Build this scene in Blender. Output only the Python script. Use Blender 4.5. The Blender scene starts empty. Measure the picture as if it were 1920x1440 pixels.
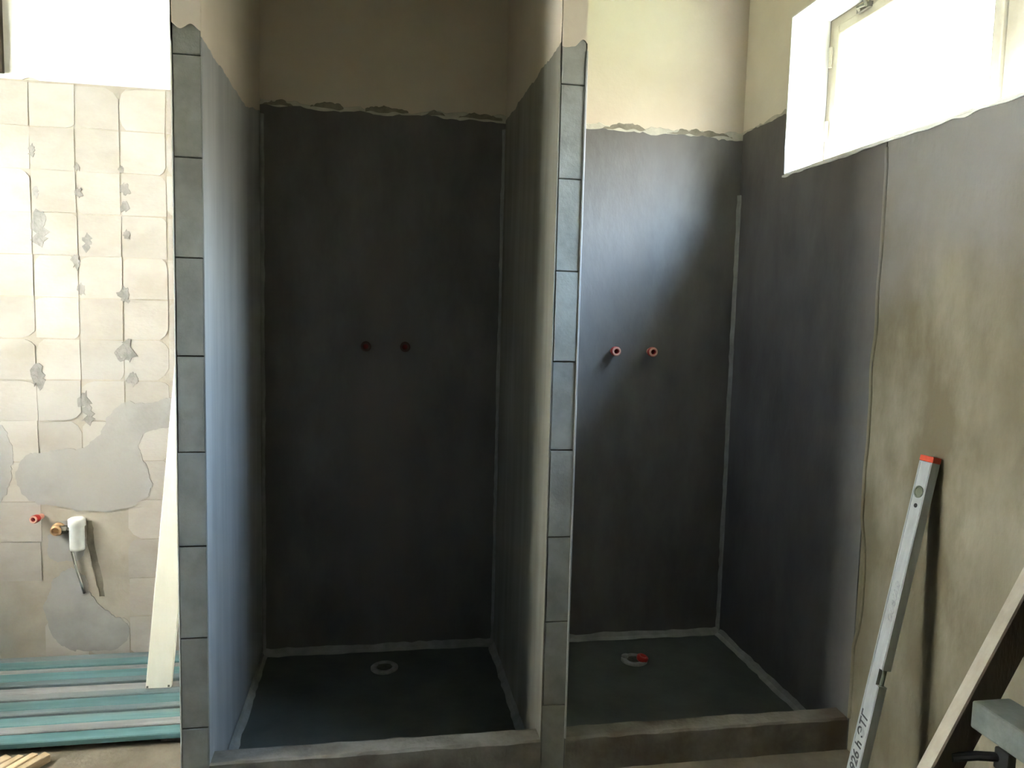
import bpy, bmesh, math, random
from mathutils import Vector, Matrix
from mathutils.geometry import tessellate_polygon
C = bpy.context.scene.collection
SC = bpy.context.scene
rnd = random.Random(7)

# ------------------------------------------------------------------ camera
cam_d = bpy.data.cameras.new('camera'); cam = bpy.data.objects.new('camera', cam_d); C.objects.link(cam)
cam_d.sensor_fit = 'HORIZONTAL'; cam_d.sensor_width = 36.0; cam_d.lens = 1422.0 / 1920 * 36
cam_d.clip_start = 0.02
_r = Vector((0.98529541, -0.16905779, 0.02474692)); _u = Vector((-0.0092214, 0.09201044, 0.99571534)); _f = Vector((0.17061041, 0.98130196, -0.08909852))
m = Matrix((( _r.x, _u.x, -_f.x, -1.4541), (_r.y, _u.y, -_f.y, -2.9789), (_r.z, _u.z, -_f.z, 1.3428), (0, 0, 0, 1)))
cam.matrix_world = m
SC.camera = cam

# ------------------------------------------------------------------ sky and light
w = bpy.data.worlds.new('sky'); SC.world = w; w.use_nodes = True
nt = w.node_tree; nt.nodes.clear()
out = nt.nodes.new('ShaderNodeOutputWorld'); bg = nt.nodes.new('ShaderNodeBackground')
tc = nt.nodes.new('ShaderNodeTexCoord'); sep = nt.nodes.new('ShaderNodeSeparateXYZ'); ramp = nt.nodes.new('ShaderNodeValToRGB')
nt.links.new(tc.outputs['Generated'], sep.inputs[0]); nt.links.new(sep.outputs['Z'], ramp.inputs[0])
nt.links.new(ramp.outputs[0], bg.inputs[0]); nt.links.new(bg.outputs[0], out.inputs[0])
cr = ramp.color_ramp
cr.elements[0].position = 0.0; cr.elements[0].color = (0.10, 0.095, 0.08, 1)      # below the horizon
cr.elements[1].position = 1.0; cr.elements[1].color = (0.60, 0.74, 1.0, 1)
for pos, col in ((0.02, (0.125, 0.116, 0.105, 1)), (0.22, (0.32, 0.30, 0.28, 1)), (0.32, (0.66, 0.77, 0.92, 1)), (0.48, (0.48, 0.67, 1.0, 1))):
    e = cr.elements.new(pos); e.color = col
bg.inputs[1].default_value = 2.8
SUN_TRAVEL = Vector((-0.33, 0.62, -0.71))
sun_d = bpy.data.lights.new('sun', 'SUN'); sun = bpy.data.objects.new('sun', sun_d); C.objects.link(sun)
sun_d.energy = 5.4; sun_d.angle = 0.009; sun_d.color = (1.0, 0.94, 0.85)
sun.rotation_euler = SUN_TRAVEL.to_track_quat('-Z', 'Y').to_euler()
sun.location = (4, -9, 9)

def portal(name, loc, rot, sx, sy):
    l = bpy.data.lights.new(name, 'AREA'); o = bpy.data.objects.new(name, l); C.objects.link(o)
    l.shape = 'RECTANGLE'; l.size = sx; l.size_y = sy; l.cycles.is_portal = True
    o.location = loc; o.rotation_euler = rot
WR = dict(y0=-1.93, y1=-0.337, z0=1.882, z1=2.446, d=0.31)      # window opening in the right wall
WL = dict(y0=-1.50, y1=-0.42, z0=1.10, z1=2.38, d=0.50)        # window opening in the left wall
LX = -3.6                                                       # left wall
portal('window_portal_right', (WR['d'] + .01, (WR['y0'] + WR['y1']) / 2, (WR['z0'] + WR['z1']) / 2), (0, math.radians(90), 0), WR['z1'] - WR['z0'], WR['y1'] - WR['y0'])
portal('window_portal_left', (LX - WL['d'] - .01, (WL['y0'] + WL['y1']) / 2, (WL['z0'] + WL['z1']) / 2), (0, math.radians(-90), 0), WL['z1'] - WL['z0'], WL['y1'] - WL['y0'])

SC.view_settings.view_transform = 'Standard'; SC.view_settings.look = 'None'
SC.view_settings.gamma = 1.0; SC.view_settings.use_curve_mapping = False
SC.view_settings.exposure = 5.85
try:
    SC.cycles.max_bounces = 10; SC.cycles.diffuse_bounces = 6; SC.cycles.transparent_max_bounces = 12
    SC.cycles.use_denoising = True; SC.cycles.sample_clamp_indirect = 6
except Exception:
    pass

# ------------------------------------------------------------------ helpers
def mat(name, c1, c2, scale=6.0, rough=0.9, bump=0.15, c3=None, streak=(1, 1, 1), fine=60.0, spec=0.3, metal=0.0, vary=0.0, lo=0.35, hi=0.65):
    M = bpy.data.materials.new(name); M.use_nodes = True
    n = M.node_tree; b = n.nodes['Principled BSDF']
    tc = n.nodes.new('ShaderNodeNewGeometry'); mp = n.nodes.new('ShaderNodeMapping'); mp.inputs['Scale'].default_value = streak
    n.links.new(tc.outputs['Position'], mp.inputs[0])
    ns = n.nodes.new('ShaderNodeTexNoise'); ns.inputs['Scale'].default_value = scale; ns.inputs['Detail'].default_value = 8; ns.inputs['Roughness'].default_value = 0.6
    n.links.new(mp.outputs[0], ns.inputs['Vector'])
    rp = n.nodes.new('ShaderNodeValToRGB'); rp.color_ramp.elements[0].position = lo; rp.color_ramp.elements[1].position = hi
    rp.color_ramp.elements[0].color = (*c1, 1); rp.color_ramp.elements[1].color = (*c2, 1)
    n.links.new(ns.outputs[0], rp.inputs[0]); col = rp.outputs[0]
    if c3:
        n2 = n.nodes.new('ShaderNodeTexNoise'); n2.inputs['Scale'].default_value = scale * 0.37; n2.inputs['Detail'].default_value = 6
        n.links.new(mp.outputs[0], n2.inputs['Vector'])
        r2 = n.nodes.new('ShaderNodeValToRGB'); r2.color_ramp.elements[0].position = 0.5; r2.color_ramp.elements[1].position = 0.68
        n.links.new(n2.outputs[0], r2.inputs[0])
        mx = n.nodes.new('ShaderNodeMixRGB'); mx.inputs[2].default_value = (*c3, 1)
        n.links.new(r2.outputs[0], mx.inputs[0]); n.links.new(col, mx.inputs[1]); col = mx.outputs[0]
    if vary:
        oi = n.nodes.new('ShaderNodeObjectInfo'); hs = n.nodes.new('ShaderNodeHueSaturation')
        ma = n.nodes.new('ShaderNodeMapRange'); ma.inputs[3].default_value = 1 - vary; ma.inputs[4].default_value = 1 + vary
        n.links.new(oi.outputs['Random'], ma.inputs[0]); n.links.new(ma.outputs[0], hs.inputs['Value'])
        n.links.new(col, hs.inputs['Color']); col = hs.outputs[0]
    n.links.new(col, b.inputs['Base Color'])
    b.inputs['Roughness'].default_value = rough; b.inputs['Metallic'].default_value = metal
    b.inputs['Specular IOR Level'].default_value = spec
    if bump:
        n3 = n.nodes.new('ShaderNodeTexNoise'); n3.inputs['Scale'].default_value = fine; n3.inputs['Detail'].default_value = 5
        n.links.new(mp.outputs[0], n3.inputs['Vector'])
        bp = n.nodes.new('ShaderNodeBump'); bp.inputs['Strength'].default_value = bump; bp.inputs['Distance'].default_value = 0.01
        n.links.new(n3.outputs[0], bp.inputs['Height']); n.links.new(bp.outputs[0], b.inputs['Normal'])
    return M

def glass_mat():
    M = bpy.data.materials.new('window_glass'); M.use_nodes = True
    n = M.node_tree; n.nodes.clear()
    o = n.nodes.new('ShaderNodeOutputMaterial'); t = n.nodes.new('ShaderNodeBsdfTransparent'); g = n.nodes.new('ShaderNodeBsdfGlossy')
    t.inputs[0].default_value = (0.93, 0.96, 0.94, 1); g.inputs['Roughness'].default_value = 0.05
    lw = n.nodes.new('ShaderNodeLayerWeight'); lw.inputs[0].default_value = 0.5
    pw = n.nodes.new('ShaderNodeMath'); pw.operation = 'POWER'; pw.inputs[1].default_value = 5.0; n.links.new(lw.outputs['Facing'], pw.inputs[0])
    f = n.nodes.new('ShaderNodeMath'); f.operation = 'MULTIPLY_ADD'; f.inputs[1].default_value = 0.9; f.inputs[2].default_value = 0.04; n.links.new(pw.outputs[0], f.inputs[0])
    mx = n.nodes.new('ShaderNodeMixShader')
    n.links.new(f.outputs[0], mx.inputs[0]); n.links.new(t.outputs[0], mx.inputs[1]); n.links.new(g.outputs[0], mx.inputs[2]); n.links.new(mx.outputs[0], o.inputs[0])
    return M

M = {}
M['cream'] = mat('cream_paint', (0.54, 0.462, 0.372), (0.60, 0.52, 0.425), 3.0, 0.85, 0.08)
M['litcream'] = mat('lightened_cream_paint', (0.66, 0.605, 0.515), (0.72, 0.665, 0.57), 3.0, 0.85, 0.08)  # cream paint made paler in place of missing light beside the window
M['white'] = mat('white_paint', (0.74, 0.72, 0.68), (0.80, 0.79, 0.76), 3.0, 0.85, 0.10, c3=(0.62, 0.58, 0.53))
M['coat'] = mat('cement_membrane', (0.096, 0.089, 0.085), (0.150, 0.141, 0.135), 5.0, 0.62, 0.10, c3=(0.14, 0.122, 0.112), streak=(1, 1, .45), spec=0.35)
M['coat_smooth'] = mat('brushed_membrane', (0.27, 0.268, 0.258), (0.36, 0.358, 0.345), 7.0, 0.5, 0.10, streak=(2, 2, .16), spec=0.5)
M['coat_warmlit'] = mat('warm_lit_membrane', (0.175, 0.16, 0.13), (0.25, 0.235, 0.195), 6.0, 0.7, 0.10, streak=(2, 2, .25))  # membrane lightened and warmed, left-window light put into its colour
M['tray'] = mat('tray_membrane', (0.058, 0.064, 0.058), (0.085, 0.092, 0.084), 6.0, 0.6, 0.06)
M['tape'] = mat('sealing_tape', (0.20, 0.20, 0.188), (0.29, 0.288, 0.272), 14.0, 0.7, 0.1)
M['block'] = mat('aerated_block', (0.20, 0.195, 0.175), (0.29, 0.285, 0.26), 9.0, 0.92, 0.12, fine=120, vary=0.08)
M['curb'] = mat('curb_cement', (0.13, 0.112, 0.09), (0.22, 0.20, 0.172), 10.0, 0.9, 0.25, c3=(0.11, 0.085, 0.066))
M['joint'] = mat('joint_mortar', (0.09, 0.085, 0.075), (0.14, 0.13, 0.115), 20.0, 0.95, 0.2)
M['plaster'] = mat('old_plaster', (0.155, 0.130, 0.082), (0.255, 0.228, 0.168), 4.5, 0.85, 0.22, c3=(0.145, 0.124, 0.08), streak=(1, 1, .45), lo=.41, hi=.60)
def skim(M_):
    n = M_.node_tree; b = n.nodes['Principled BSDF']; old = b.inputs['Base Color'].links[0].from_socket
    g = n.nodes.new('ShaderNodeNewGeometry'); sp = n.nodes.new('ShaderNodeSeparateXYZ'); n.links.new(g.outputs['Position'], sp.inputs[0])
    ns = n.nodes.new('ShaderNodeTexNoise'); ns.inputs['Scale'].default_value = 3.2; ns.inputs['Detail'].default_value = 6; n.links.new(g.outputs['Position'], ns.inputs['Vector'])
    a = n.nodes.new('ShaderNodeMath'); a.operation = 'MULTIPLY_ADD'; a.inputs[1].default_value = 0.9; n.links.new(ns.outputs[0], a.inputs[0]); n.links.new(sp.outputs['Z'], a.inputs[2])
    mr = n.nodes.new('ShaderNodeMapRange'); mr.inputs[1].default_value = 1.75; mr.inputs[2].default_value = 2.25; n.links.new(a.outputs[0], mr.inputs[0])
    mx = n.nodes.new('ShaderNodeMixRGB'); mx.inputs[2].default_value = (0.225, 0.212, 0.20, 1)
    n.links.new(mr.outputs[0], mx.inputs[0]); n.links.new(old, mx.inputs[1]); n.links.new(mx.outputs[0], b.inputs['Base Color'])
skim(M['plaster'])
M['greyband'] = mat('grey_skim', (0.17, 0.162, 0.155), (0.24, 0.232, 0.222), 7.0, 0.85, 0.15, c3=(0.22, 0.195, 0.175))
M['smear'] = mat('filler_smear', (0.40, 0.375, 0.315), (0.55, 0.52, 0.44), 14.0, 0.85, 0.3)
M['darksmear'] = mat('cement_smear', (0.16, 0.142, 0.108), (0.26, 0.235, 0.185), 18.0, 0.85, 0.3)
M['bayplaster'] = mat('bay_plaster', (0.32, 0.275, 0.225), (0.40, 0.35, 0.295), 7.0, 0.92, 0.15, c3=(0.35, 0.325, 0.295))
M['pad'] = mat('adhesive_bed', (0.355, 0.310, 0.272), (0.425, 0.383, 0.348), 5.0, 0.92, 0.10, c3=(0.41, 0.375, 0.35), streak=(.8, 1, 1.5), vary=0.09)
M['patch'] = mat('grey_mortar', (0.285, 0.266, 0.254), (0.37, 0.348, 0.333), 6.0, 0.92, 0.10, c3=(0.33, 0.305, 0.285))
M['chip'] = mat('dark_chip', (0.19, 0.175, 0.165), (0.30, 0.28, 0.265), 22.0, 0.95, 0.3)
M['groove'] = mat('chase_back', (0.16, 0.135, 0.105), (0.25, 0.22, 0.175), 20.0, 0.95, 0.3)
M['floor'] = mat('dusty_concrete', (0.115, 0.094, 0.068), (0.18, 0.152, 0.116), 7.0, 0.92, 0.2, c3=(0.145, 0.125, 0.098))
M['room'] = mat('bare_room_plaster', (0.11, 0.10, 0.085), (0.16, 0.148, 0.125), 3.0, 0.95, 0.1)
M['ceil'] = mat('ceiling_plaster', (0.42, 0.385, 0.31), (0.5, 0.46, 0.38), 3.0, 0.95, 0.08)
M['reveal'] = mat('white_reveal', (0.70, 0.69, 0.66), (0.78, 0.77, 0.74), 8.0, 0.85, 0.15)
M['frame'] = mat('cream_window_paint', (0.38, 0.335, 0.255), (0.44, 0.395, 0.31), 12.0, 0.6, 0.06)
M['iron'] = mat('dull_iron', (0.10, 0.09, 0.075), (0.18, 0.16, 0.13), 30.0, 0.6, 0.1, metal=0.5)
M['darkwood'] = mat('dark_wood', (0.045, 0.032, 0.024), (0.075, 0.055, 0.042), 9.0, 0.8, 0.15, streak=(3, 3, .5))
M['red'] = mat('red_plastic', (0.42, 0.018, 0.014), (0.52, 0.03, 0.022), 20.0, 0.4, 0.0, spec=0.5)
M['redend'] = mat('orange_red_plastic', (0.50, 0.06, 0.03), (0.58, 0.08, 0.04), 20.0, 0.5, 0.0)
M['shadedred'] = mat('shaded_red_plastic', (0.06, 0.032, 0.027), (0.085, 0.042, 0.035), 30.0, 0.8, 0.05)  # darker copy of the red, left shower's shade painted into it
M['darkred'] = mat('plug_socket_red', (0.09, 0.005, 0.005), (0.12, 0.008, 0.008), 20.0, 0.6, 0.0)
M['pinkrim'] = mat('dusty_plug_rim', (0.58, 0.26, 0.20), (0.66, 0.36, 0.28), 40.0, 0.6, 0.0)
M['brass'] = mat('dull_brass', (0.42, 0.25, 0.13), (0.55, 0.36, 0.21), 30.0, 0.45, 0.1, metal=0.4)
M['chrome'] = mat('grey_chrome', (0.55, 0.55, 0.54), (0.68, 0.68, 0.67), 30.0, 0.25, 0.0, metal=0.8)
M['whitepipe'] = mat('pale_plastic_pipe', (0.62, 0.61, 0.59), (0.72, 0.71, 0.69), 20.0, 0.5, 0.05)
M['whiteboard'] = mat('white_painted_board', (0.78, 0.74, 0.64), (0.86, 0.82, 0.72), 5.0, 0.7, 0.05, streak=(2, 2, .3))
M['teal'] = mat('teal_paint', (0.062, 0.145, 0.155), (0.115, 0.215, 0.225), 8.0, 0.6, 0.15, c3=(0.17, 0.20, 0.195), streak=(.3, 3, 3), vary=0.12)
M['bluegrey'] = mat('blue_grey_paint', (0.085, 0.12, 0.13), (0.15, 0.18, 0.19), 8.0, 0.6, 0.15, c3=(0.17, 0.175, 0.175), streak=(.3, 3, 3), vary=0.12)
M['greywood'] = mat('grey_worn_wood', (0.18, 0.18, 0.185), (0.28, 0.275, 0.275), 8.0, 0.8, 0.2, streak=(.3, 3, 3), vary=0.12)
M['fresh'] = mat('fresh_pine', (0.42, 0.30, 0.18), (0.56, 0.42, 0.28), 12.0, 0.8, 0.15, streak=(2, .5, 3), vary=0.12)
M['alu'] = mat('brushed_aluminium', (0.34, 0.355, 0.36), (0.42, 0.435, 0.44), 20.0, 0.5, 0.03, metal=0.15, streak=(3, 3, .3))
M['ink'] = mat('marker_ink', (0.05, 0.05, 0.055), (0.09, 0.09, 0.1), 30.0, 0.8, 0.0)
M['faint'] = mat('worn_print', (0.25, 0.265, 0.285), (0.46, 0.48, 0.49), 60.0, 0.8, 0.0)
M['vial'] = mat('vial_green_grey', (0.10, 0.11, 0.08), (0.17, 0.18, 0.13), 30.0, 0.3, 0.0)
M['black'] = mat('black_hole', (0.02, 0.02, 0.02), (0.03, 0.03, 0.03), 30.0, 0.7, 0.0)
M['railwood'] = mat('dusty_rail_wood', (0.075, 0.055, 0.045), (0.13, 0.10, 0.08), 9.0, 0.85, 0.2, streak=(2, 2, .5))
M['railedge'] = mat('lit_rail_edge', (0.30, 0.262, 0.215), (0.42, 0.375, 0.315), 9.0, 0.85, 0.15, streak=(2, 2, .5))  # upper edge of the rail: window light painted in as paler wood
M['tread'] = mat('grey_green_paint', (0.105, 0.118, 0.105), (0.19, 0.208, 0.19), 12.0, 0.85, 0.25, c3=(0.13, 0.125, 0.125))
M['drainring'] = mat('pale_drain_plastic', (0.19, 0.185, 0.175), (0.30, 0.29, 0.275), 30.0, 0.6, 0.1)
M['bouncewall'] = mat('sunlit_bounce_wall', (0.74, 0.685, 0.60), (0.80, 0.745, 0.66), 1.0, 0.9, 0.0)  # pale warm colour of the added wall that bounces sun indoors
M['lawn'] = mat('lawn', (0.06, 0.08, 0.035), (0.10, 0.12, 0.055), 4.0, 0.95, 0.0)
M['glass'] = glass_mat()

def link(name, bm, m, parent=None, smooth=False):
    me = bpy.data.meshes.new(name); bmesh.ops.recalc_face_normals(bm, faces=bm.faces[:]); bm.to_mesh(me); bm.free()
    if m is not None:
        for mm in (m if isinstance(m, (list, tuple)) else [m]): me.materials.append(M[mm])
    if smooth:
        for p in me.polygons: p.use_smooth = True
    o = bpy.data.objects.new(name, me); C.objects.link(o)
    if parent is not None: o.parent = parent
    return o
def box(bm, a, b, mi=0):
    x0, y0, z0 = a; x1, y1, z1 = b
    v = [bm.verts.new(p) for p in ((x0, y0, z0), (x1, y0, z0), (x1, y1, z0), (x0, y1, z0), (x0, y0, z1), (x1, y0, z1), (x1, y1, z1), (x0, y1, z1))]
    fs = []
    for f in ((0, 3, 2, 1), (4, 5, 6, 7), (0, 1, 5, 4), (1, 2, 6, 5), (2, 3, 7, 6), (3, 0, 4, 7)):
        fc = bm.faces.new([v[i] for i in f]); fc.material_index = mi; fs.append(fc)
    return v
def bbox(a, b, bev=0.0, seg=2):
    bm = bmesh.new(); box(bm, a, b)
    if bev: bmesh.ops.bevel(bm, geom=bm.edges[:], offset=bev, segments=seg, affect='EDGES', profile=0.5)
    return bm
def hexa(pts, bev=0.0):
    """8 corners: bottom loop of four, top loop of four"""
    bm = bmesh.new(); v = [bm.verts.new(p) for p in pts]
    for f in ((3, 2, 1, 0), (4, 5, 6, 7), (0, 1, 5, 4), (1, 2, 6, 5), (2, 3, 7, 6), (3, 0, 4, 7)): bm.faces.new([v[i] for i in f])
    if bev: bmesh.ops.bevel(bm, geom=bm.edges[:], offset=bev, segments=1, affect='EDGES')
    return bm
def prism(outline, m3):
    """outline in 2-D (u,v) extruded along n by thickness: m3(u,v,w) -> xyz, w in 0..1; concave outlines are triangulated"""
    bm = bmesh.new()
    a = [bm.verts.new(m3(u, v, 0)) for u, v in outline]; b = [bm.verts.new(m3(u, v, 1)) for u, v in outline]
    n = len(outline)
    for i in range(n): bm.faces.new((a[i], a[(i + 1) % n], b[(i + 1) % n], b[i]))
    for t in tessellate_polygon([[Vector((u, v, 0)) for u, v in outline]]):
        bm.faces.new([a[k] for k in t]); bm.faces.new([b[k] for k in t])
    return bm
def lathe(bm, prof, origin, axis, n=24, mi=0):
    """prof: list of (radius, distance along axis)"""
    axis = Vector(axis).normalized(); t = Vector((0, 0, 1)) if abs(axis.z) < .9 else Vector((1, 0, 0))
    u = axis.cross(t).normalized(); v = axis.cross(u)
    rings = []
    for r, d in prof:
        c = Vector(origin) + axis * d
        if r < 1e-6: rings.append([bm.verts.new(c)])
        else: rings.append([bm.verts.new(c + (u * math.cos(2 * math.pi * k / n) + v * math.sin(2 * math.pi * k / n)) * r) for k in range(n)])
    for A, B in zip(rings, rings[1:]):
        for k in range(n):
            q = []
            for x in (A[k % len(A)], A[(k + 1) % len(A)], B[(k + 1) % len(B)], B[k % len(B)]):
                if x not in q: q.append(x)
            if len(q) > 2:
                try: bm.faces.new(q).material_index = mi
                except ValueError: pass
def tube(bm, pts, r, n=12):
    pts = [Vector(p) for p in pts]; prev = None
    for i, p in enumerate(pts):
        d = (pts[min(i + 1, len(pts) - 1)] - pts[max(i - 1, 0)]).normalized()
        t = Vector((0, 0, 1)) if abs(d.z) < .9 else Vector((0, 1, 0))
        u = d.cross(t).normalized(); v = d.cross(u)
        ring = [bm.verts.new(p + (u * math.cos(2 * math.pi * k / n) + v * math.sin(2 * math.pi * k / n)) * r) for k in range(n)]
        if prev:
            for k in range(n): bm.faces.new((prev[k], prev[(k + 1) % n], ring[(k + 1) % n], ring[k]))
        else: bm.faces.new(ring)
        prev = ring
    bm.faces.new(prev)
def struct(o, kind='structure'): o['kind'] = kind; return o
def tag(o, label, cat, group=None):
    o['label'] = label; o['category'] = cat
    if group: o['group'] = group
    return o
def thing(name, loc, label, cat, group=None, rot=None):
    o = bpy.data.objects.new(name, None); C.objects.link(o); o.location = loc; o.empty_display_size = .05
    if rot: o.rotation_euler = rot
    return tag(o, label, cat, group)
def under(o, parent):
    """parent a mesh built in world coordinates under a thing's Empty"""
    bpy.context.view_layer.update()
    o.parent = parent; o.matrix_parent_inverse = parent.matrix_world.inverted(); return o

def vnoise(s, seed):
    """smooth 1-D noise in -1..1"""
    i = math.floor(s); f = s - i; f = f * f * (3 - 2 * f)
    def h(k): return random.Random(k * 7919 + seed * 104729).uniform(-1, 1)
    return h(i) * (1 - f) + h(i + 1) * f
def sheet(name, m, parent, s0, s1, bottom, top, to3, th, amp=0.012, seed=1, step=0.012, freq=18, amp_b=0.0):
    """a thin coat on a wall: columns from bottom(s) to ragged top(s); to3(s,z,depth) -> xyz"""
    n = max(2, int(abs(s1 - s0) / step)); bm = bmesh.new(); prev = None
    for i in range(n + 1):
        s = s0 + (s1 - s0) * i / n
        zt = top(s) + amp * (0.6 * vnoise(s * freq, seed) + 0.4 * vnoise(s * freq * 3.1, seed + 3))
        zb = bottom(s) + amp_b * vnoise(s * freq, seed + 9)
        c = [bm.verts.new(to3(s, zb, th)), bm.verts.new(to3(s, zt - th, th)), bm.verts.new(to3(s, zt, 0)), bm.verts.new(to3(s, zb, 0))]
        if prev:
            for k in range(4): bm.faces.new((prev[k], prev[(k + 1) % 4], c[(k + 1) % 4], c[k]))
        else: bm.faces.new(c)
        prev = c
    bm.faces.new(prev)
    return link(name, bm, m, parent)

# ------------------------------------------------------------------ setting: dimensions (metres)
A_, B_, T_, D_ = 1.90, 0.9846, 0.0725, 0.923        # left shower face, middle partition face, partition thickness, partition depth
ZT, ZC, ZF, ZH, YF = 2.105, 0.1165, 0.014, 2.78, -4.3
back = lambda s, z, d: (s, -d, z)
right = lambda s, z, d: (-d, s, z)

fl = struct(link('floor', bbox((LX - .5, YF - .2, -0.16), (0.34, 0.2, ZF)), 'floor'))
# the trays are sunk into the floor slab: cut by building the slab in pieces
bpy.data.objects.remove(fl)
bm = bmesh.new()
box(bm, (LX - .5, YF - .2, -0.16), (0.0, -D_ + .03, ZF)); box(bm, (LX - .5, -D_ + .03, -0.16), (-A_ - .01, 0.0, ZF))
fl = struct(link('floor', bm, 'floor'))
struct(link('ceiling', bbox((LX - .5, YF - .2, ZH), (WR['d'], 0.2, ZH + .15)), 'ceil'))
wb = struct(link('wall_back', bbox((LX - .5, 0, -0.16), (WR['d'], 0.2, ZH)), 'cream'))
wf = struct(link('wall_front', bbox((LX - .5, YF - .2, -0.16), (WR['d'], YF, ZH)), 'room'))
def wall_with_hole(name, x0, x1, W, m):
    bm = bmesh.new()
    box(bm, (x0, YF, -.16), (x1, W['y0'], ZH)); box(bm, (x0, W['y1'], -.16), (x1, 0, ZH))
    box(bm, (x0, W['y0'], -.16), (x1, W['y1'], W['z0'])); box(bm, (x0, W['y0'], W['z1']), (x1, W['y1'], ZH))
    return struct(link(name, bm, m))
wr = wall_with_hole('wall_right', 0, WR['d'], WR, 'plaster')
wl = wall_with_hole('wall_left', LX - WL['d'], LX, WL, 'room')

# --- reveal lining of the right window (white plaster, ragged along the wall edge)
th = .006; bm = bmesh.new()
box(bm, (-.002, WR['y1'] - th, WR['z0']), (.15, WR['y1'], WR['z1'])); box(bm, (-.002, WR['y0'], WR['z0']), (.15, WR['y0'] + th, WR['z1']))
box(bm, (-.002, WR['y0'] + th, WR['z1'] - th), (.15, WR['y1'] - th, WR['z1'])); box(bm, (-.002, WR['y0'] + th, WR['z0']), (.15, WR['y1'] - th, WR['z0'] + th))
rv = link('window_reveal', bm, 'reveal', wr)
sheet('reveal_edge', 'reveal', wr, WR['y1'] + .004, WR['y0'], lambda s: WR['z0'] - .006, lambda s: WR['z0'] + .004, right, .004, amp=.002, amp_b=.004, seed=5, freq=22)

# --- skins on the back wall
sheet('cement_coat', 'coat', wb, -A_, -B_, lambda s: -.01, lambda s: 2.092, back, .003, amp=.010, seed=11)
sheet('cement_coat', 'coat', wb, -B_ + T_, 0, lambda s: -.01, lambda s: 2.088, back, .003, amp=.012, seed=12)
sheet('filler_edge', 'smear', wb, -A_, -B_, lambda s: 2.080, lambda s: 2.108, back, .0022, amp=.014, seed=13, amp_b=.004)
sheet('filler_edge', 'smear', wb, -B_ + T_, 0, lambda s: 2.076, lambda s: 2.106, back, .0022, amp=.014, seed=14, amp_b=.004)
for i, (a, b, z) in enumerate(((-1.89, -1.78, 2.112), (-1.72, -1.60, 2.113), (-1.52, -1.36, 2.114), (-1.30, -1.22, 2.112), (-1.17, -1.0, 2.112), (-.84, -.72, 2.113), (-.60, -.42, 2.112), (-.33, -.05, 2.108))):
    sheet('cement_smear', 'darksmear', wb, a, b, lambda s, z=z: z - .018, lambda s, z=z, a=a, b=b: z - .014 + .016 * math.sin(math.pi * min(1, max(0, (s - a) / (b - a)))) ** .6, back, .0026, amp=.009, seed=20 + i, amp_b=.005, freq=34, step=.006)
# --- right wall skins: lightened cream paint beside the window, membrane in the shower, grey skim under the window
def r_top(s): return 2.108 if s > -.337 else WR['z0'] - .004
sheet('cream_paint', 'litcream', wr, 0, -.3372, lambda s: 2.10, lambda s: ZH - .002, right, .002, amp=0, seed=30)
sheet('cream_paint', 'litcream', wr, -.3372, YF + .4, lambda s: WR['z1'], lambda s: ZH - .002, right, .002, amp=0, seed=30)
sheet('cement_coat', 'coat', wr, 0, -.925, lambda s: -.01, r_top, right, .0035, amp=.007, seed=31)
sheet('filler_edge', 'smear', wr, -.005, -.337, lambda s: 2.098, lambda s: 2.120, right, .0026, amp=.012, seed=33, amp_b=.004)
# a lumpy plaster ridge where the old plaster starts beside the membrane
bm = bmesh.new()
pts = [(-.0005, -.925 - .006 * vnoise(z * 9, 3) - (.03 if .35 < z < .75 else 0) * math.sin((z - .35) * math.pi / .4), z) for z in [ZC + .002 + i * (1.86 - ZC) / 60 for i in range(61)]]
tube(bm, pts, .006, 8); link('plaster_ridge', bm, 'plaster', wr, True)

# --- the left bay of the back wall: white paint above, old adhesive beds below
sheet('white_paint', 'white', wb, LX, -A_ - T_, lambda s: 2.118, lambda s: ZH - .002, back, .004, amp=0, seed=40, amp_b=.014)
# plaster skin of the bay with an open pipe chase, built as columns left and right of the chase
CH = [(-2.512, .55), (-2.508, .47), (-2.497, .40), (-2.482, .33), (-2.473, .265)]
def chase_x(z):
    for (x0, z0), (x1, z1) in zip(CH, CH[1:]):
        if z1 <= z <= z0: return x0 + (x1 - x0) * (z0 - z) / (z0 - z1)
    return CH[0][0] if z > CH[0][1] else CH[-1][0]
hw = lambda z: .012 if .30 < z < .53 else .008
zs = [.262 + i * .29 / 20 for i in range(21)]
L_ = [(chase_x(z) - hw(z) - .003 * abs(vnoise(z * 40, 1)), z) for z in zs]; R_ = [(chase_x(z) + hw(z) + .003 * abs(vnoise(z * 40, 2)), z) for z in zs]
sk = lambda u, v, w_: (u, -.012 * w_, v)
link('bay_plaster', prism([(LX, ZF - .01), (L_[0][0], ZF - .01)] + L_ + [(L_[-1][0], 2.118), (LX, 2.118)], sk), 'bayplaster', wb)
link('bay_plaster', prism([(R_[0][0], ZF - .01), (-A_ - T_, ZF - .01), (-A_ - T_, 2.118), (R_[-1][0], 2.118)] + R_[::-1], sk), 'bayplaster', wb)
link('bay_plaster', prism([(L_[-1][0], .552), (R_[-1][0], .552), (R_[-1][0], 2.118), (L_[-1][0], 2.118)], sk), 'bayplaster', wb)
link('bay_plaster', prism([(L_[0][0], ZF - .01), (R_[0][0], ZF - .01), (R_[0][0], .262), (L_[0][0], .262)], sk), 'bayplaster', wb)
link('pipe_chase', bbox((-2.54, -.0070, .255), (-2.45, 0, .560)), 'groove', wb)
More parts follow.
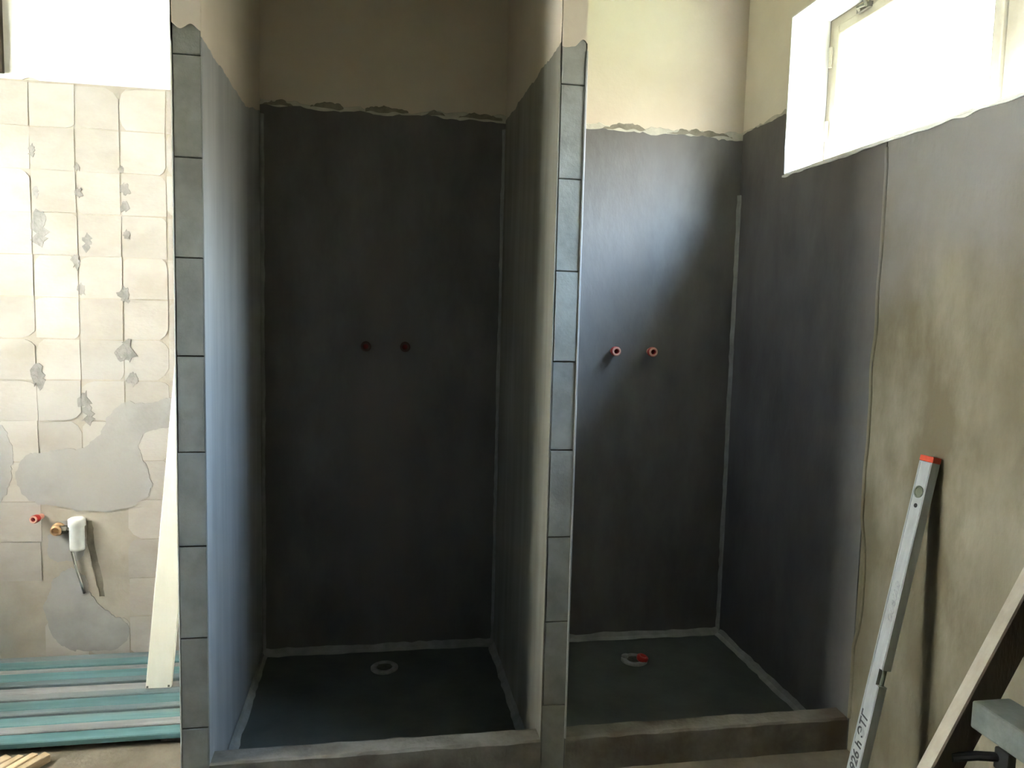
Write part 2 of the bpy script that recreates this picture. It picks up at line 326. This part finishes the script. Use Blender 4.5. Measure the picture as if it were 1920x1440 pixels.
# square beds of old tile adhesive, one per lifted tile
xs = [-2.975, -2.822, -2.672, -2.524, -2.377, -2.222, -2.075]; zrows = [2.112 - .1485 * i for i in range(15)]
def bed(x0, x1, z0, z1, d):
    g = .0020; j = lambda: rnd.uniform(-.0025, .0025)
    P = [(x0 + g + j(), z0 + g + j()), (x1 - g + j(), z0 + g + j()), (x1 - g + j(), z1 - g + j()), (x0 + g + j(), z1 - g + j())]
    o = []
    for k, p in enumerate(P):
        if rnd.random() < .38:
            q, r = P[k - 1], P[(k + 1) % 4]; c = rnd.uniform(.08, .30); e = rnd.uniform(.08, .30)
            p1 = (p[0] + (q[0] - p[0]) * c, p[1] + (q[1] - p[1]) * c); p2 = (p[0] + (r[0] - p[0]) * e, p[1] + (r[1] - p[1]) * e)
            o += [p1, ((p1[0] + p2[0] + p[0] * .6) / 2.6, (p1[1] + p2[1] + p[1] * .6) / 2.6), p2]
        else: o.append(p)
    return prism(o, lambda u, v, w_: (u, -.012 - d * w_, v))
for i in range(len(xs) - 1):
    for k in range(len(zrows) - 1):
        x0, x1, z1, z0 = xs[i], min(xs[i + 1], -A_ - T_), zrows[k], zrows[k + 1]
        cx, cz = (x0 + x1) / 2, (z0 + z1) / 2
        if -2.66 < cx < -2.42 and .2 < cz < .62: continue          # pipe outlet, no bed left
        if cz < .5 and rnd.random() < .30: continue
        link('adhesive_bed', bed(x0, x1, max(z0, ZF + .003), z1, rnd.uniform(.0015, .0032)), 'pad', wb)
# grey chips where beds broke away
for (cx, cz, r) in ((-2.663, 1.88, .022), (-2.655, 1.74, .02), (-2.65, 1.64, .04), (-2.645, 1.60, .05), (-2.362, 1.76, .026), (-2.365, 1.70, .024), (-2.36, 1.60, .018), (-2.515, 1.74, .02), (-2.53, 1.50, .026), (-2.515, 1.40, .022), (-2.37, 1.385, .034), (-2.49, 1.57, .03), (-2.365, 1.18, .05), (-2.665, 1.09, .045), (-2.35, 1.08, .03), (-2.52, 1.83, .014), (-2.375, 1.83, .016), (-2.515, 1.0, .035), (-2.50, .95, .04)):
    q_ = rnd.uniform(.0034, .0040); n = 17; ph = rnd.random() * 9; o = [(cx + r * (.62 + .55 * vnoise(k * 1.7 + ph, 8) * (k % 17 > 0) + .3 * rnd.random()) * math.cos(2 * math.pi * k / n) * .7, cz + r * (.85 + .45 * vnoise(k * 1.3 + ph, 9) + .25 * rnd.random()) * math.sin(2 * math.pi * k / n)) for k in range(n)]
    link('chipped_spot', prism(o, lambda u, v, w_: (u, -.012 - q_ * w_, v)), 'chip', wb)
def blob(outline, d, base, m, name, it=2):
    pts = list(outline)
    for _ in range(it):                                            # Chaikin smoothing
        q = []
        for a, b in zip(pts, pts[1:] + pts[:1]):
            q += [(a[0] * .75 + b[0] * .25, a[1] * .75 + b[1] * .25), (a[0] * .25 + b[0] * .75, a[1] * .25 + b[1] * .75)]
        pts = q
    q = []
    for a, b in zip(pts, pts[1:] + pts[:1]):                       # resample, then roughen the trowelled edge
        k = max(1, int(math.hypot(b[0] - a[0], b[1] - a[1]) / .006)); q += [(a[0] + (b[0] - a[0]) * i / k, a[1] + (b[1] - a[1]) * i / k) for i in range(k)]
    pts = [(x + .007 * vnoise(x * 45 + z * 31, 3) + .0025 * vnoise(x * 210 + z * 170, 5), z + .007 * vnoise(z * 45 - x * 37, 4) + .0025 * vnoise(z * 190 - x * 160, 6)) for x, z in q]
    cx = sum(p[0] for p in pts) / len(pts); cz = sum(p[1] for p in pts) / len(pts)
    bm = prism(pts, lambda u, v, w_: (u, -base - d * w_, v))
    return link(name, bm, m, wb)
blob([(-2.76, .70), (-2.74, .79), (-2.66, .815), (-2.53, .815), (-2.47, .87), (-2.44, .93), (-2.38, .995), (-2.32, .985), (-2.21, 1.02), (-2.05, 1.0), (-2.05, .90), (-2.225, .90), (-2.32, .885), (-2.335, .80), (-2.285, .72), (-2.305, .63), (-2.39, .59), (-2.53, .585), (-2.60, .605), (-2.72, .63)], .0045, .012, 'patch', 'mortar_patch')
blob([(-2.79, .93), (-2.76, .82), (-2.77, .68), (-2.82, .60), (-2.9, .60), (-2.9, .95)], .0040, .012, 'patch', 'mortar_patch')
blob([(-2.66, .40), (-2.65, .52), (-2.60, .565), (-2.535, .55), (-2.527, .42), (-2.56, .40)], .0040, .012, 'patch', 'mortar_patch')
blob([(-2.64, .07), (-2.68, .22), (-2.62, .38), (-2.528, .36), (-2.51, .25), (-2.44, .20), (-2.36, .12), (-2.45, .04)], .0036, .012, 'patch', 'mortar_patch')
struct(link('trim_1', bbox((-2.86, -.024, 2.135), (-2.747, -.004, ZH - .002), .003), 'darkwood'))

# --- partitions: aerated blocks at the front end, coated sides
def partition(name, x1, seed, paint_z, coat_left, coat_right, paint_l, paint_r):
    x0 = x1 - T_
    core = struct(link(name, bbox((x0 + .006, -D_ + .012, -.01), (x1 - .006, 0, ZH)), 'joint'))
    z = .2195 - .25
    rr = random.Random(seed)
    while z < ZH:
        za, zb = max(z + .0013, -.01), min(z + .25 - .0013, ZH)
        bm = bbox((x0 + .0025 + rr.uniform(-.001, .001), -D_ + rr.uniform(0, .003), za), (x1 - .0025 + rr.uniform(-.001, .001), -D_ + .30, zb))
        bmesh.ops.bevel(bm, geom=[e for e in bm.edges if abs(e.verts[0].co.y - e.verts[1].co.y) < .02], offset=.0018, segments=2, affect='EDGES')
        link('block', bm, 'block', core); z += .25
    lx = lambda s, zz, d: (x0 + .004 - .003 - d, s, zz); rx = lambda s, zz, d: (x1 - .003 + d, s, zz)
    sheet('side_coat', coat_left, core, -D_ + .002, 0, lambda s: -.01, paint_l, lx, .003, amp=.008, seed=seed)
    sheet('side_coat', coat_right, core, -D_ + .002, 0, lambda s: -.01, paint_r, rx, .003, amp=.008, seed=seed + 1)
    sheet('side_paint', 'cream', core, -D_ + .002, 0, lambda s: 2.0, lambda s: ZH, lx, .002, amp=0, seed=seed)
    sheet('side_paint', 'cream', core, -D_ + .002, 0, lambda s: 2.0, lambda s: ZH, rx, .002, amp=0, seed=seed)
    fx = lambda s, zz, d: (s, -D_ + .003 - d, zz)
    sheet('end_paint', 'cream', core, x0 + .002, x1 - .002, lambda s: paint_z, lambda s: ZH, fx, .0035, amp=0, amp_b=.018, seed=seed + 2, freq=40, step=.004)
    return core
pl = partition('wall_left_partition', -A_, 50, 2.045, 'white', 'coat_smooth', lambda s: ZH, lambda s: 2.012 + .06 * max(0, (s + .3) / .3))
pm = partition('wall_middle_partition', -B_ + T_, 60, 2.075, 'coat_warmlit', 'coat', lambda s: 2.078 + .02 * (s + .9), lambda s: 2.08)

struct(link('trim_12', bbox((-B_ + T_ - .0035, -D_ - .0025, ZC), (-B_ + T_ + .0016, -D_ + .02, 2.06), .0012), 'coat_smooth'))
# --- curbs and trays
def curb(name, x0, x1, seed):
    bm = bmesh.new(); n = max(4, int((x1 - x0) / .02)); prev = None
    for i in range(n + 1):
        x = x0 + (x1 - x0) * i / n
        j = lambda k, a: a * vnoise(x * 25, seed + k)
        c = [bm.verts.new(p) for p in ((x, -D_ - .002 + j(0, .0015), -.05), (x, -D_ + j(1, .0025), ZC - .006 + j(2, .002)), (x, -D_ + .006 + j(3, .002), ZC + j(4, .0018)), (x, -.860 + j(5, .002), ZC + j(6, .0015)), (x, -.853 + j(7, .002), ZC - .008), (x, -.850, -.05))]
        if prev:
            for k in range(6): bm.faces.new((prev[k], prev[(k + 1) % 6], c[(k + 1) % 6], c[k]))
        else: bm.faces.new(c)
        prev = c
    bm.faces.new(prev)
    return struct(link(name, bm, 'curb'))
curb('trim_2', -A_ - .001, -B_ - T_ + T_ - .0005, 70)
curb('trim_3', -B_ + T_ + .0005, -.0005, 80)
def tray(name, x0, x1):
    bm = bmesh.new(); nx = 8; v = {}
    for i in range(nx + 1):
        for k in range(nx + 1):
            x = x0 + (x1 - x0) * i / nx; y = -.852 * k / nx
            d = math.hypot(x - (x0 + x1) / 2, y + .2); v[i, k] = bm.verts.new((x, y, -.012 + min(.012, d * .024)))
    for i in range(nx):
        for k in range(nx): bm.faces.new((v[i, k], v[i + 1, k], v[i + 1, k + 1], v[i, k + 1]))
    r = bmesh.ops.extrude_face_region(bm, geom=bm.faces[:]); 
    for e in r['geom']:
        if isinstance(e, bmesh.types.BMVert): e.co.z -= .08
    return struct(link(name, bm, 'tray'))
tray('floor_tray_left', -A_, -B_); tray('floor_tray_right', -B_ + T_, 0)
# --- sealing fillets in the corners
def fillet(name, p, q, n1, n2, leg, seed):
    """three-sided bead from p to q; n1, n2 point out of the two surfaces"""
    p, q, n1, n2 = Vector(p), Vector(q), Vector(n1), Vector(n2); n = max(3, int((q - p).length / .03)); bm = bmesh.new(); prev = None
    for i in range(n + 1):
        c = p.lerp(q, i / n); a = leg * (1 + .22 * vnoise(i * .9, seed)); b = leg * (1 + .22 * vnoise(i * .9, seed + 4))
        v = [bm.verts.new(c - n1 * .002 - n2 * .002), bm.verts.new(c + n1 * a), bm.verts.new(c + (n1 * a + n2 * b) * .36), bm.verts.new(c + n2 * b)]
        if prev:
            for k in range(4): bm.faces.new((prev[k], prev[(k + 1) % 4], v[(k + 1) % 4], v[k]))
        else: bm.faces.new(v)
        prev = v
    bm.faces.new(prev)
    return struct(link(name, bm, 'tape'))
X_, Y_, Z_ = (1, 0, 0), (0, -1, 0), (0, 0, 1); NX = (-1, 0, 0)
fillet('trim_4', (-A_ + .004, -.003, 0), (-B_ - .004, -.003, 0), Y_, Z_, .024, 1)
fillet('trim_5', (-B_ + T_ + .004, -.003, 0), (-.004, -.003, 0), Y_, Z_, .024, 2)
fillet('trim_6', (-.0035, -.02, 0), (-.0035, -.853, 0), NX, Z_, .024, 3)
fillet('trim_7', (-.0035, -.003, .02), (-.0035, -.003, 1.86), NX, Y_, .013, 4)
fillet('trim_8', (-B_ - .004, -.003, .02), (-B_ - .004, -.003, 2.06), NX, Y_, .011, 5)
fillet('trim_9', (-A_ + .003, -.003, .02), (-A_ + .003, -.003, 2.06), X_, Y_, .012, 6)
fillet('trim_10', (-B_ - .004, -.02, 0), (-B_ - .004, -.853, 0), NX, Z_, .022, 7)
fillet('trim_11', (-A_ + .003, -.02, 0), (-A_ + .003, -.853, 0), X_, Z_, .022, 8)

# --- windows
def ring(bm, x0, x1, y0, y1, z0, z1, wd):
    box(bm, (x0, y0, z0), (x1, y0 + wd, z1)); box(bm, (x0, y1 - wd, z0), (x1, y1, z1))
    box(bm, (x0, y0 + wd, z0), (x1, y1 - wd, z0 + wd)); box(bm, (x0, y0 + wd, z1 - wd), (x1, y1 - wd, z1))
def window(name, W, xa, sgn, splits):
    e = bpy.data.objects.new(name, None); C.objects.link(e); e.location = (xa, (W['y0'] + W['y1']) / 2, W['z0']); struct(e)
    X = lambda d: xa + sgn * d
    def P(nm, bm, m): return under(link(nm, bm, m), e)
    lo = lambda a, b: (min(X(a), X(b)), max(X(a), X(b)))
    x0, x1 = lo(0, .05); bm = bmesh.new(); ring(bm, x0, x1, W['y0'], W['y1'], W['z0'], W['z1'], .034)
    for s in splits: box(bm, (x0, s - .02, W['z0'] + .034), (x1, s + .02, W['z1'] - .034))
    P('window_frame', bm, 'frame')
    ed = [W['y1'] - .034] + [v for s in splits for v in (s + .02, s - .02)] + [W['y0'] + .034]
    for k in range(0, len(ed), 2):
        ya, yb = ed[k + 1] + .003, ed[k] - .003; z0, z1 = W['z0'] + .037, W['z1'] - .037
        x0, x1 = lo(-.012, .038); bm = bmesh.new(); ring(bm, x0, x1, ya, yb, z0, z1, .034)
        bmesh.ops.bevel(bm, geom=bm.edges[:], offset=.003, segments=1, affect='EDGES')
        s = P('sash', bm, 'frame')
        x0, x1 = lo(.018, .022)
        P('glass_pane', bbox((x0, ya + .030, z0 + .030), (x1, yb - .030, z1 - .030)), 'glass')
    return e
WRI = dict(WR); WRI['y1'] -= .006; WRI['z1'] -= .006; WRI['y0'] += .006; WRI['z0'] += .006
w1 = window('window_1', WRI, .152, 1, [-1.185])
def hinge(y, z):
    bm = bmesh.new(); tube(bm, [(.136, y, z - .035), (.136, y, z + .035)], .007, 10); box(bm, (.137, y - .004, z - .03), (.153, y + .004, z + .03)); under(link('hinge', bm, 'frame'), w1)
hinge(WR['y1'] - .042, 2.04); hinge(WR['y1'] - .042, 2.30)
bm = bmesh.new(); box(bm, (.128, -.60, 2.395), (.142, -.53, 2.412)); tube(bm, [(.130, -.545, 2.40), (.112, -.56, 2.405), (.108, -.61, 2.395)], .006, 8); tube(bm, [(.13, -.585, 2.40), (.118, -.585, 2.425)], .005, 8)
under(link('latch', bm, 'iron'), w1)
w2 = window('window_2', WL, LX - .12, -1, [])

# --- outside: ground, and an added, unseen wall bouncing warm sun into the left window
struct(link('ground', bbox((-14, -14, -.9), (14, 14, -.7)), 'lawn'))
nb = bmesh.new(); box(nb, (-.3, -9, -.7), (0, 9, 11)); nbw = struct(link('wall_bounce_exterior', nb, 'bouncewall'))
nbw.location = (-7.4, -.6, 0); nbw.rotation_euler = (0, 0, math.radians(-8))      # faces the sun and the left window
bm = bmesh.new(); box(bm, (-.5, -9.2, 11), (.35, 9.2, 11.12)); link('bounce_wall_cap', bm, 'darkwood', nbw)

# ------------------------------------------------------------------ pipe plugs
def plug(name, x, z, y0, length, label, group=None, r=.0165, tilt=0.0, old=False):  # old: plug in darker colours with the left shower's shade painted in
    t = thing(name, (x, y0, z), label, 'pipe plug', group)
    ax = Vector((tilt, -1, 0))
    bm = bmesh.new(); lathe(bm, [(0, -.01), (r * .82, -.01), (r * .82, length * .55), (0, length * .55)], (0, 0, 0), ax, 20); link('pipe_stub', bm, 'iron' if old else 'pinkrim', t, True)
    bm = bmesh.new(); lathe(bm, [(0, length * .45), (r * 1.05, length * .45), (r * 1.18, length * .55), (r * 1.18, length * .93), (r * 1.05, length), (r * .62, length), (r * .58, length * .72), (0, length * .72)], (0, 0, 0), ax, 22); c = link('plug_cap', bm, ['shadedred' if old else 'red', 'darkred'], t, True)
    for p in c.data.polygons:
        if (p.center - Vector((0, 0, 0))).dot(ax) < length * .9 and Vector((p.center.x - ax.x * length, 0, p.center.z)).length < r * .5: p.material_index = 1
    bm = bmesh.new(); lathe(bm, [(r * .64, length - .001), (r * .64, length + .0018), (r * 1.06, length + .0018), (r * 1.12, length - .002)], (0, 0, 0), ax, 22); link('cap_rim', bm, 'shadedred' if old else 'pinkrim', t, True)
    return t
plug('pipe_plug', -.522, 1.212, -.003, .048, 'red pipe plug on the right shower wall, farther from the window wall', 'plugged water outlets')
plug('pipe_plug', -.367, 1.212, -.003, .048, 'red pipe plug on the right shower wall, nearer the window wall', 'plugged water outlets')
plug('pipe_plug', -1.511, 1.214, -.003, .045, 'shadowed red pipe plug in the dark left shower, nearer the left partition', 'plugged water outlets', old=True)
plug('pipe_plug', -1.363, 1.215, -.003, .045, 'shadowed red pipe plug in the dark left shower, nearer the middle partition', 'plugged water outlets', old=True)
plug('pipe_plug', -2.672, .572, -.016, .045, 'bright red pipe plug low on the tile-scarred left wall', 'plugged water outlets', r=.0125, tilt=-.15)
# elbow, hose and waste pipe on the left wall
t = thing('pipe_elbow', (-2.612, -.018, .525), 'dull brass wall elbow low on the left wall beside the pale pipe', 'pipe fitting')
bm = bmesh.new(); lathe(bm, [(0, -.008), (.024, -.008), (.024, .006), (.019, .010), (.019, .028), (.013, .032), (.011, .020), (0, .020)], (0, 0, 0), (0, -1, 0), 24); link('fitting_body', bm, 'brass', t)
bm = bmesh.new(); lathe(bm, [(0, .0), (.016, .0), (.016, .022), (.011, .024), (.011, .036), (0, .036)], (.012, -.012, 0), (1, 0, 0), 6); link('hex_nut', bm, 'iron', t)
o = bmesh.new(); tube(o, [(-2.566, -.028, .545), (-2.568, -.030, .50), (-2.566, -.029, .45), (-2.556, -.026, .39), (-2.542, -.022, .33), (-2.530, -.020, .28)], .0055, 10)
tag(link('supply_tube', o, 'chrome', None, True), 'thin grey metal tube running down the left wall beside the brass elbow', 'pipe')
t = thing('waste_pipe', (-2.545, -.012, .45), 'short pale plastic waste pipe stub on the left wall above the chase', 'pipe')
bm = bmesh.new(); lathe(bm, [(0, 0), (.024, 0), (.025, .01), (.025, .085), (.029, .09), (.029, .115), (.022, .12), (.019, .118), (0, .10)], (0, -.022, 0), (0, 0, 1), 24); link('pipe_body', bm, 'whitepipe', t, True)

# ------------------------------------------------------------------ drains
def drain(x, y, label, cap):
    t = thing('floor_drain', (x, y, -.009), label, 'drain', 'shower tray drains')
    bm = bmesh.new(); lathe(bm, [(.030, -.004), (.030, .006), (.047, .0075), (.052, .004), (.052, -.004)], (0, 0, 0), (0, 0, 1), 28); link('drain_ring', bm, 'drainring', t, True)
    bm = bmesh.new()
    lathe(bm, [(0, -.002), (.030, -.002), (.030, .0035), (0, .0035)], (0, 0, 0), (0, 0, 1), 20)
    for k in range(-2, 3): box(bm, (-.024, k * .010 - .0015, .0035), (.024, k * .010 + .0015, .0055))
    link('grate', bm, 'iron', t)
    if cap:
        bm = bmesh.new(); lathe(bm, [(0, .004), (.021, .004), (.023, .008), (.023, .020), (.019, .024), (.012, .024), (.011, .016), (0, .016)], (.026, -.012, 0), (.25, -.1, 1), 22); link('drain_plug', bm, 'red', t, True)
        bm = bmesh.new(); lathe(bm, [(0, .004), (.013, .004), (.014, .016), (0, .018)], (-.030, .018, 0), (-.2, .1, 1), 9); link('mortar_crumb', bm, 'drainring', t)
drain(-.450, -.200, 'drain with red plug in the right shower tray', True)
drain(-1.43, -.150, 'unplugged drain at the back of the dark left shower tray', False)

# ------------------------------------------------------------------ teal slatted floor grating in the left bay
g = thing('slatted_grating', (-2.48, -.33, ZF), 'worn teal and grey painted slatted grating lying on the left bay floor', 'floor grating')
widths = [.040, .052, .030, .060, .034, .046, .036, .062, .030, .056, .040, .052]
mats = ['bluegrey', 'teal', 'greywood', 'teal', 'bluegrey', 'greywood', 'bluegrey', 'teal', 'bluegrey', 'teal', 'greywood', 'teal']
y = -.028; tot = sum(widths); sc = (.632 - .028 - .0075 * 11) / tot
for k, (wd, mm) in enumerate(zip(widths, mats)):
    wd *= sc; z1 = .052 - ZF + rnd.uniform(-.005, .003); a = rnd.uniform(-.004, .004)
    x0, x1 = -.505, .499 - (.012 if k % 3 == 1 else 0)
    bm = hexa([(x0, y - wd + .33 + a, .018), (x1, y - wd + .33 - a, .018), (x1, y + .33 - a, .018), (x0, y + .33 + a, .018), (x0, y - wd + .33 + a, z1), (x1, y - wd + .33 - a, z1), (x1, y + .33 - a, z1), (x0, y + .33 + a, z1)], .003)
    link('slat', bm, mm, g); y -= wd + .0075
for xx in (-.40, .0, .40): link('cross_bearer', bbox((xx - .03, -.28, .0005), (xx + .03, .29, .0178)), 'darkwood', g)

# white board leaning on the left partition
t = thing('leaning_board', (-2.19, -.33, .053), 'long white painted board leaning against the left partition, foot on teal slats', 'board')
sl = .0985; L = 1.78; y0, y1 = -.010, .010
bm = hexa([(-.041, y0, 0), (.041, y0, -.001), (.041, y1, -.001), (-.041, y1, 0), (-.041 + sl * L, y0, L), (.041 + sl * L, y0, L), (.041 + sl * L, y1, L), (-.041 + sl * L, y1, L)], .002)
link('board', bm, 'whiteboard', t)
for s in (-1, 1): link('nail_head', bbox((s * .034 - .003, -.0125, .004), (s * .034 + .003, -.0095, .010)), 'iron', t)

# four fresh pine laths on the floor, bottom left
for k, (x, lab) in enumerate(((-2.403, 'pine lath on the floor, outermost right of four, nearest the partition'), (-2.437, 'pinkish pine lath on the floor, second from the partition side'), (-2.471, 'pine lath on the floor, third from the partition side'), (-2.506, 'pine lath on the floor, farthest of four from the partition'))):
    d = Vector((-.50, -.866, 0)).normalized(); n = Vector((d.y, -d.x, 0)); p = Vector((x, -.668 - rnd.uniform(0, .012), ZF)); Lh = .50; hw_ = .0115
    q = p + d * Lh; z1 = .026
    c = [p - n * hw_, p + n * hw_, q + n * hw_, q - n * hw_]
    bm = hexa([tuple(v + Vector((0, 0, .0005))) for v in c] + [tuple(v + Vector((0, 0, z1 + rnd.uniform(-.002, .002)))) for v in c], .0015)
    tag(link('pine_lath', bm, 'fresh', None), lab, 'lath', 'loose pine laths')

# ------------------------------------------------------------------ spirit level
TL, TR = Vector((-.030, -1.192, 1.003)), Vector((-.030, -1.240, 1.003))
BL, BR = Vector((-.232, -1.222, ZF + .012)), Vector((-.232, -1.270, ZF + .012))
zax = ((TL + TR) / 2 - (BL + BR) / 2); LEN = zax.length; zax.normalize()
yax = (TR - TL).normalized(); yax = (yax - zax * yax.dot(zax)).normalized(); xax = yax.cross(zax).normalized()   # x: out of the printed face
if xax.x > 0: xax = -xax
org = (BL + BR) / 2
Mx = Matrix(((xax.x, yax.x, zax.x, org.x), (xax.y, yax.y, zax.y, org.y), (xax.z, yax.z, zax.z, org.z), (0, 0, 0, 1)))
lv = thing('spirit_level', org, 'aluminium spirit level with red end cap leaning against the right wall', 'spirit level'); lv.matrix_world = Mx
W2, TH = .0235, .024
bm = bmesh.new(); cut = (.40 * LEN - .022, .40 * LEN + .022)
box(bm, (-TH, -W2, .02), (0, W2, cut[0])); box(bm, (-TH, -W2, cut[1]), (0, W2, LEN - .016)); box(bm, (-TH, -W2, cut[0]), (0, W2 - .014, cut[1]))
bmesh.ops.remove_doubles(bm, verts=bm.verts, dist=1e-5)
link('level_body', bm, 'alu', lv)
bm = bmesh.new()
for s in (-1, 1): box(bm, (-.0002, s * (W2 - .004) - .0015, .02), (.0014, s * (W2 - .004) + .0015, cut[0] if s > 0 else LEN - .02))
box(bm, (-.0002, W2 - .0055, cut[1]), (.0014, W2 - .0025, LEN - .02)); link('edge_rib', bm, 'alu', lv)
link('end_cap', bbox((-TH - .001, -W2 - .001, LEN - .016), (.001, W2 + .001, LEN), .002), 'redend', lv)
link('end_cap', bbox((-TH - .001, -W2 - .001, 0), (.001, W2 + .001, .02), .002), 'redend', lv)
bm = bmesh.new(); lathe(bm, [(.0155, -.001), (.0165, .0022), (.0125, .0028), (.012, .001), (0, .001)], (0, .001, LEN - .098), (1, 0, 0), 26); link('vial_window', bm, 'vial', lv)
bm = bmesh.new(); lathe(bm, [(.0058, -.001), (.0058, .0012), (0, .0012)], (0, .001, LEN - .135), (1, 0, 0), 14); link('hanging_hole', bm, 'black', lv)
bm = bmesh.new(); tube(bm, [(-TH / 2, W2 - .007, cut[0] + .001), (-TH / 2, W2 - .007, cut[1] - .001)], .0055, 12); link('vial', bm, 'vial', lv, True)
def text(body, size, y, z, m, name, shear=.0, bold=0.0):
    cu = bpy.data.curves.new(name, 'FONT'); cu.body = body; cu.size = size; cu.extrude = .0003; cu.shear = shear; cu.offset = bold
    cu.align_x = 'CENTER'; cu.align_y = 'CENTER'
    o = bpy.data.objects.new(name, cu); C.objects.link(o); bpy.context.view_layer.update()
    me = bpy.data.meshes.new_from_object(o.evaluated_get(bpy.context.evaluated_depsgraph_get())); bpy.data.objects.remove(o)
    me.materials.clear(); me.materials.append(M[m])
    ob = bpy.data.objects.new(name, me); C.objects.link(ob); ob.parent = lv
    # reading direction runs up the level: text x -> level z, text y -> -level y
    ob.matrix_local = Matrix(((0, 0, 1, .0006), (0, -1, 0, y), (1, 0, 0, z), (0, 0, 0, 1)))
    return ob
text('1926 h ЭТГ', .036, 0, .205, 'ink', 'handwriting', .25, .0006)
text('ooeoae', .036, .001, .60, 'faint', 'worn_print', .35, .0004)

# ------------------------------------------------------------------ old wooden stepladder at the right edge
sd = thing('stepladder', (-.40, -1.60, ZF), 'old brown wooden stepladder with grey-green treads leaning on the right wall', 'stepladder')
YR, K = -1.70, .509                                     # far face of the first rail; run per rise
def rail(yf):
    th = .034; n = math.hypot(K, 1); u = Vector((K / n, 0, 1 / n)); v = Vector((1 / n, 0, -K / n)); wd = .068
    def at(z): return Vector((-.396 + K * (z - .465), yf, z))
    a, b = at(ZF + .033), at(1.10); ln = (b - a).length
    pts = []
    for s_ in (0, ln):
        for (q, y_) in ((0, -th), (wd, -th), (wd, 0), (0, 0)): pts.append(tuple(a + u * s_ + v * q + Vector((0, y_, 0))))
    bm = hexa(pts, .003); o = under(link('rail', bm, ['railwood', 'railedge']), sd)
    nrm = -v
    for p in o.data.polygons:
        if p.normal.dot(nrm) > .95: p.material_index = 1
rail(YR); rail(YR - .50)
for zz in (.62, .33):
    xx = -.396 + K * (zz - .465) + .004
    under(link('tread', bbox((xx, YR - .498, zz - .055), (xx + .085, YR - .036, zz), .005), 'tread'), sd)
bm = bmesh.new(); tube(bm, [(-.345, YR - .033, .503), (-.30, YR - .045, .510), (-.255, YR - .06, .512)], .009, 10); under(link('brace_rod', bm, 'black'), sd)
under(link('brace_block', bbox((-.268, YR - .085, .488), (-.248, YR - .050, .532), .004), 'black'), sd)
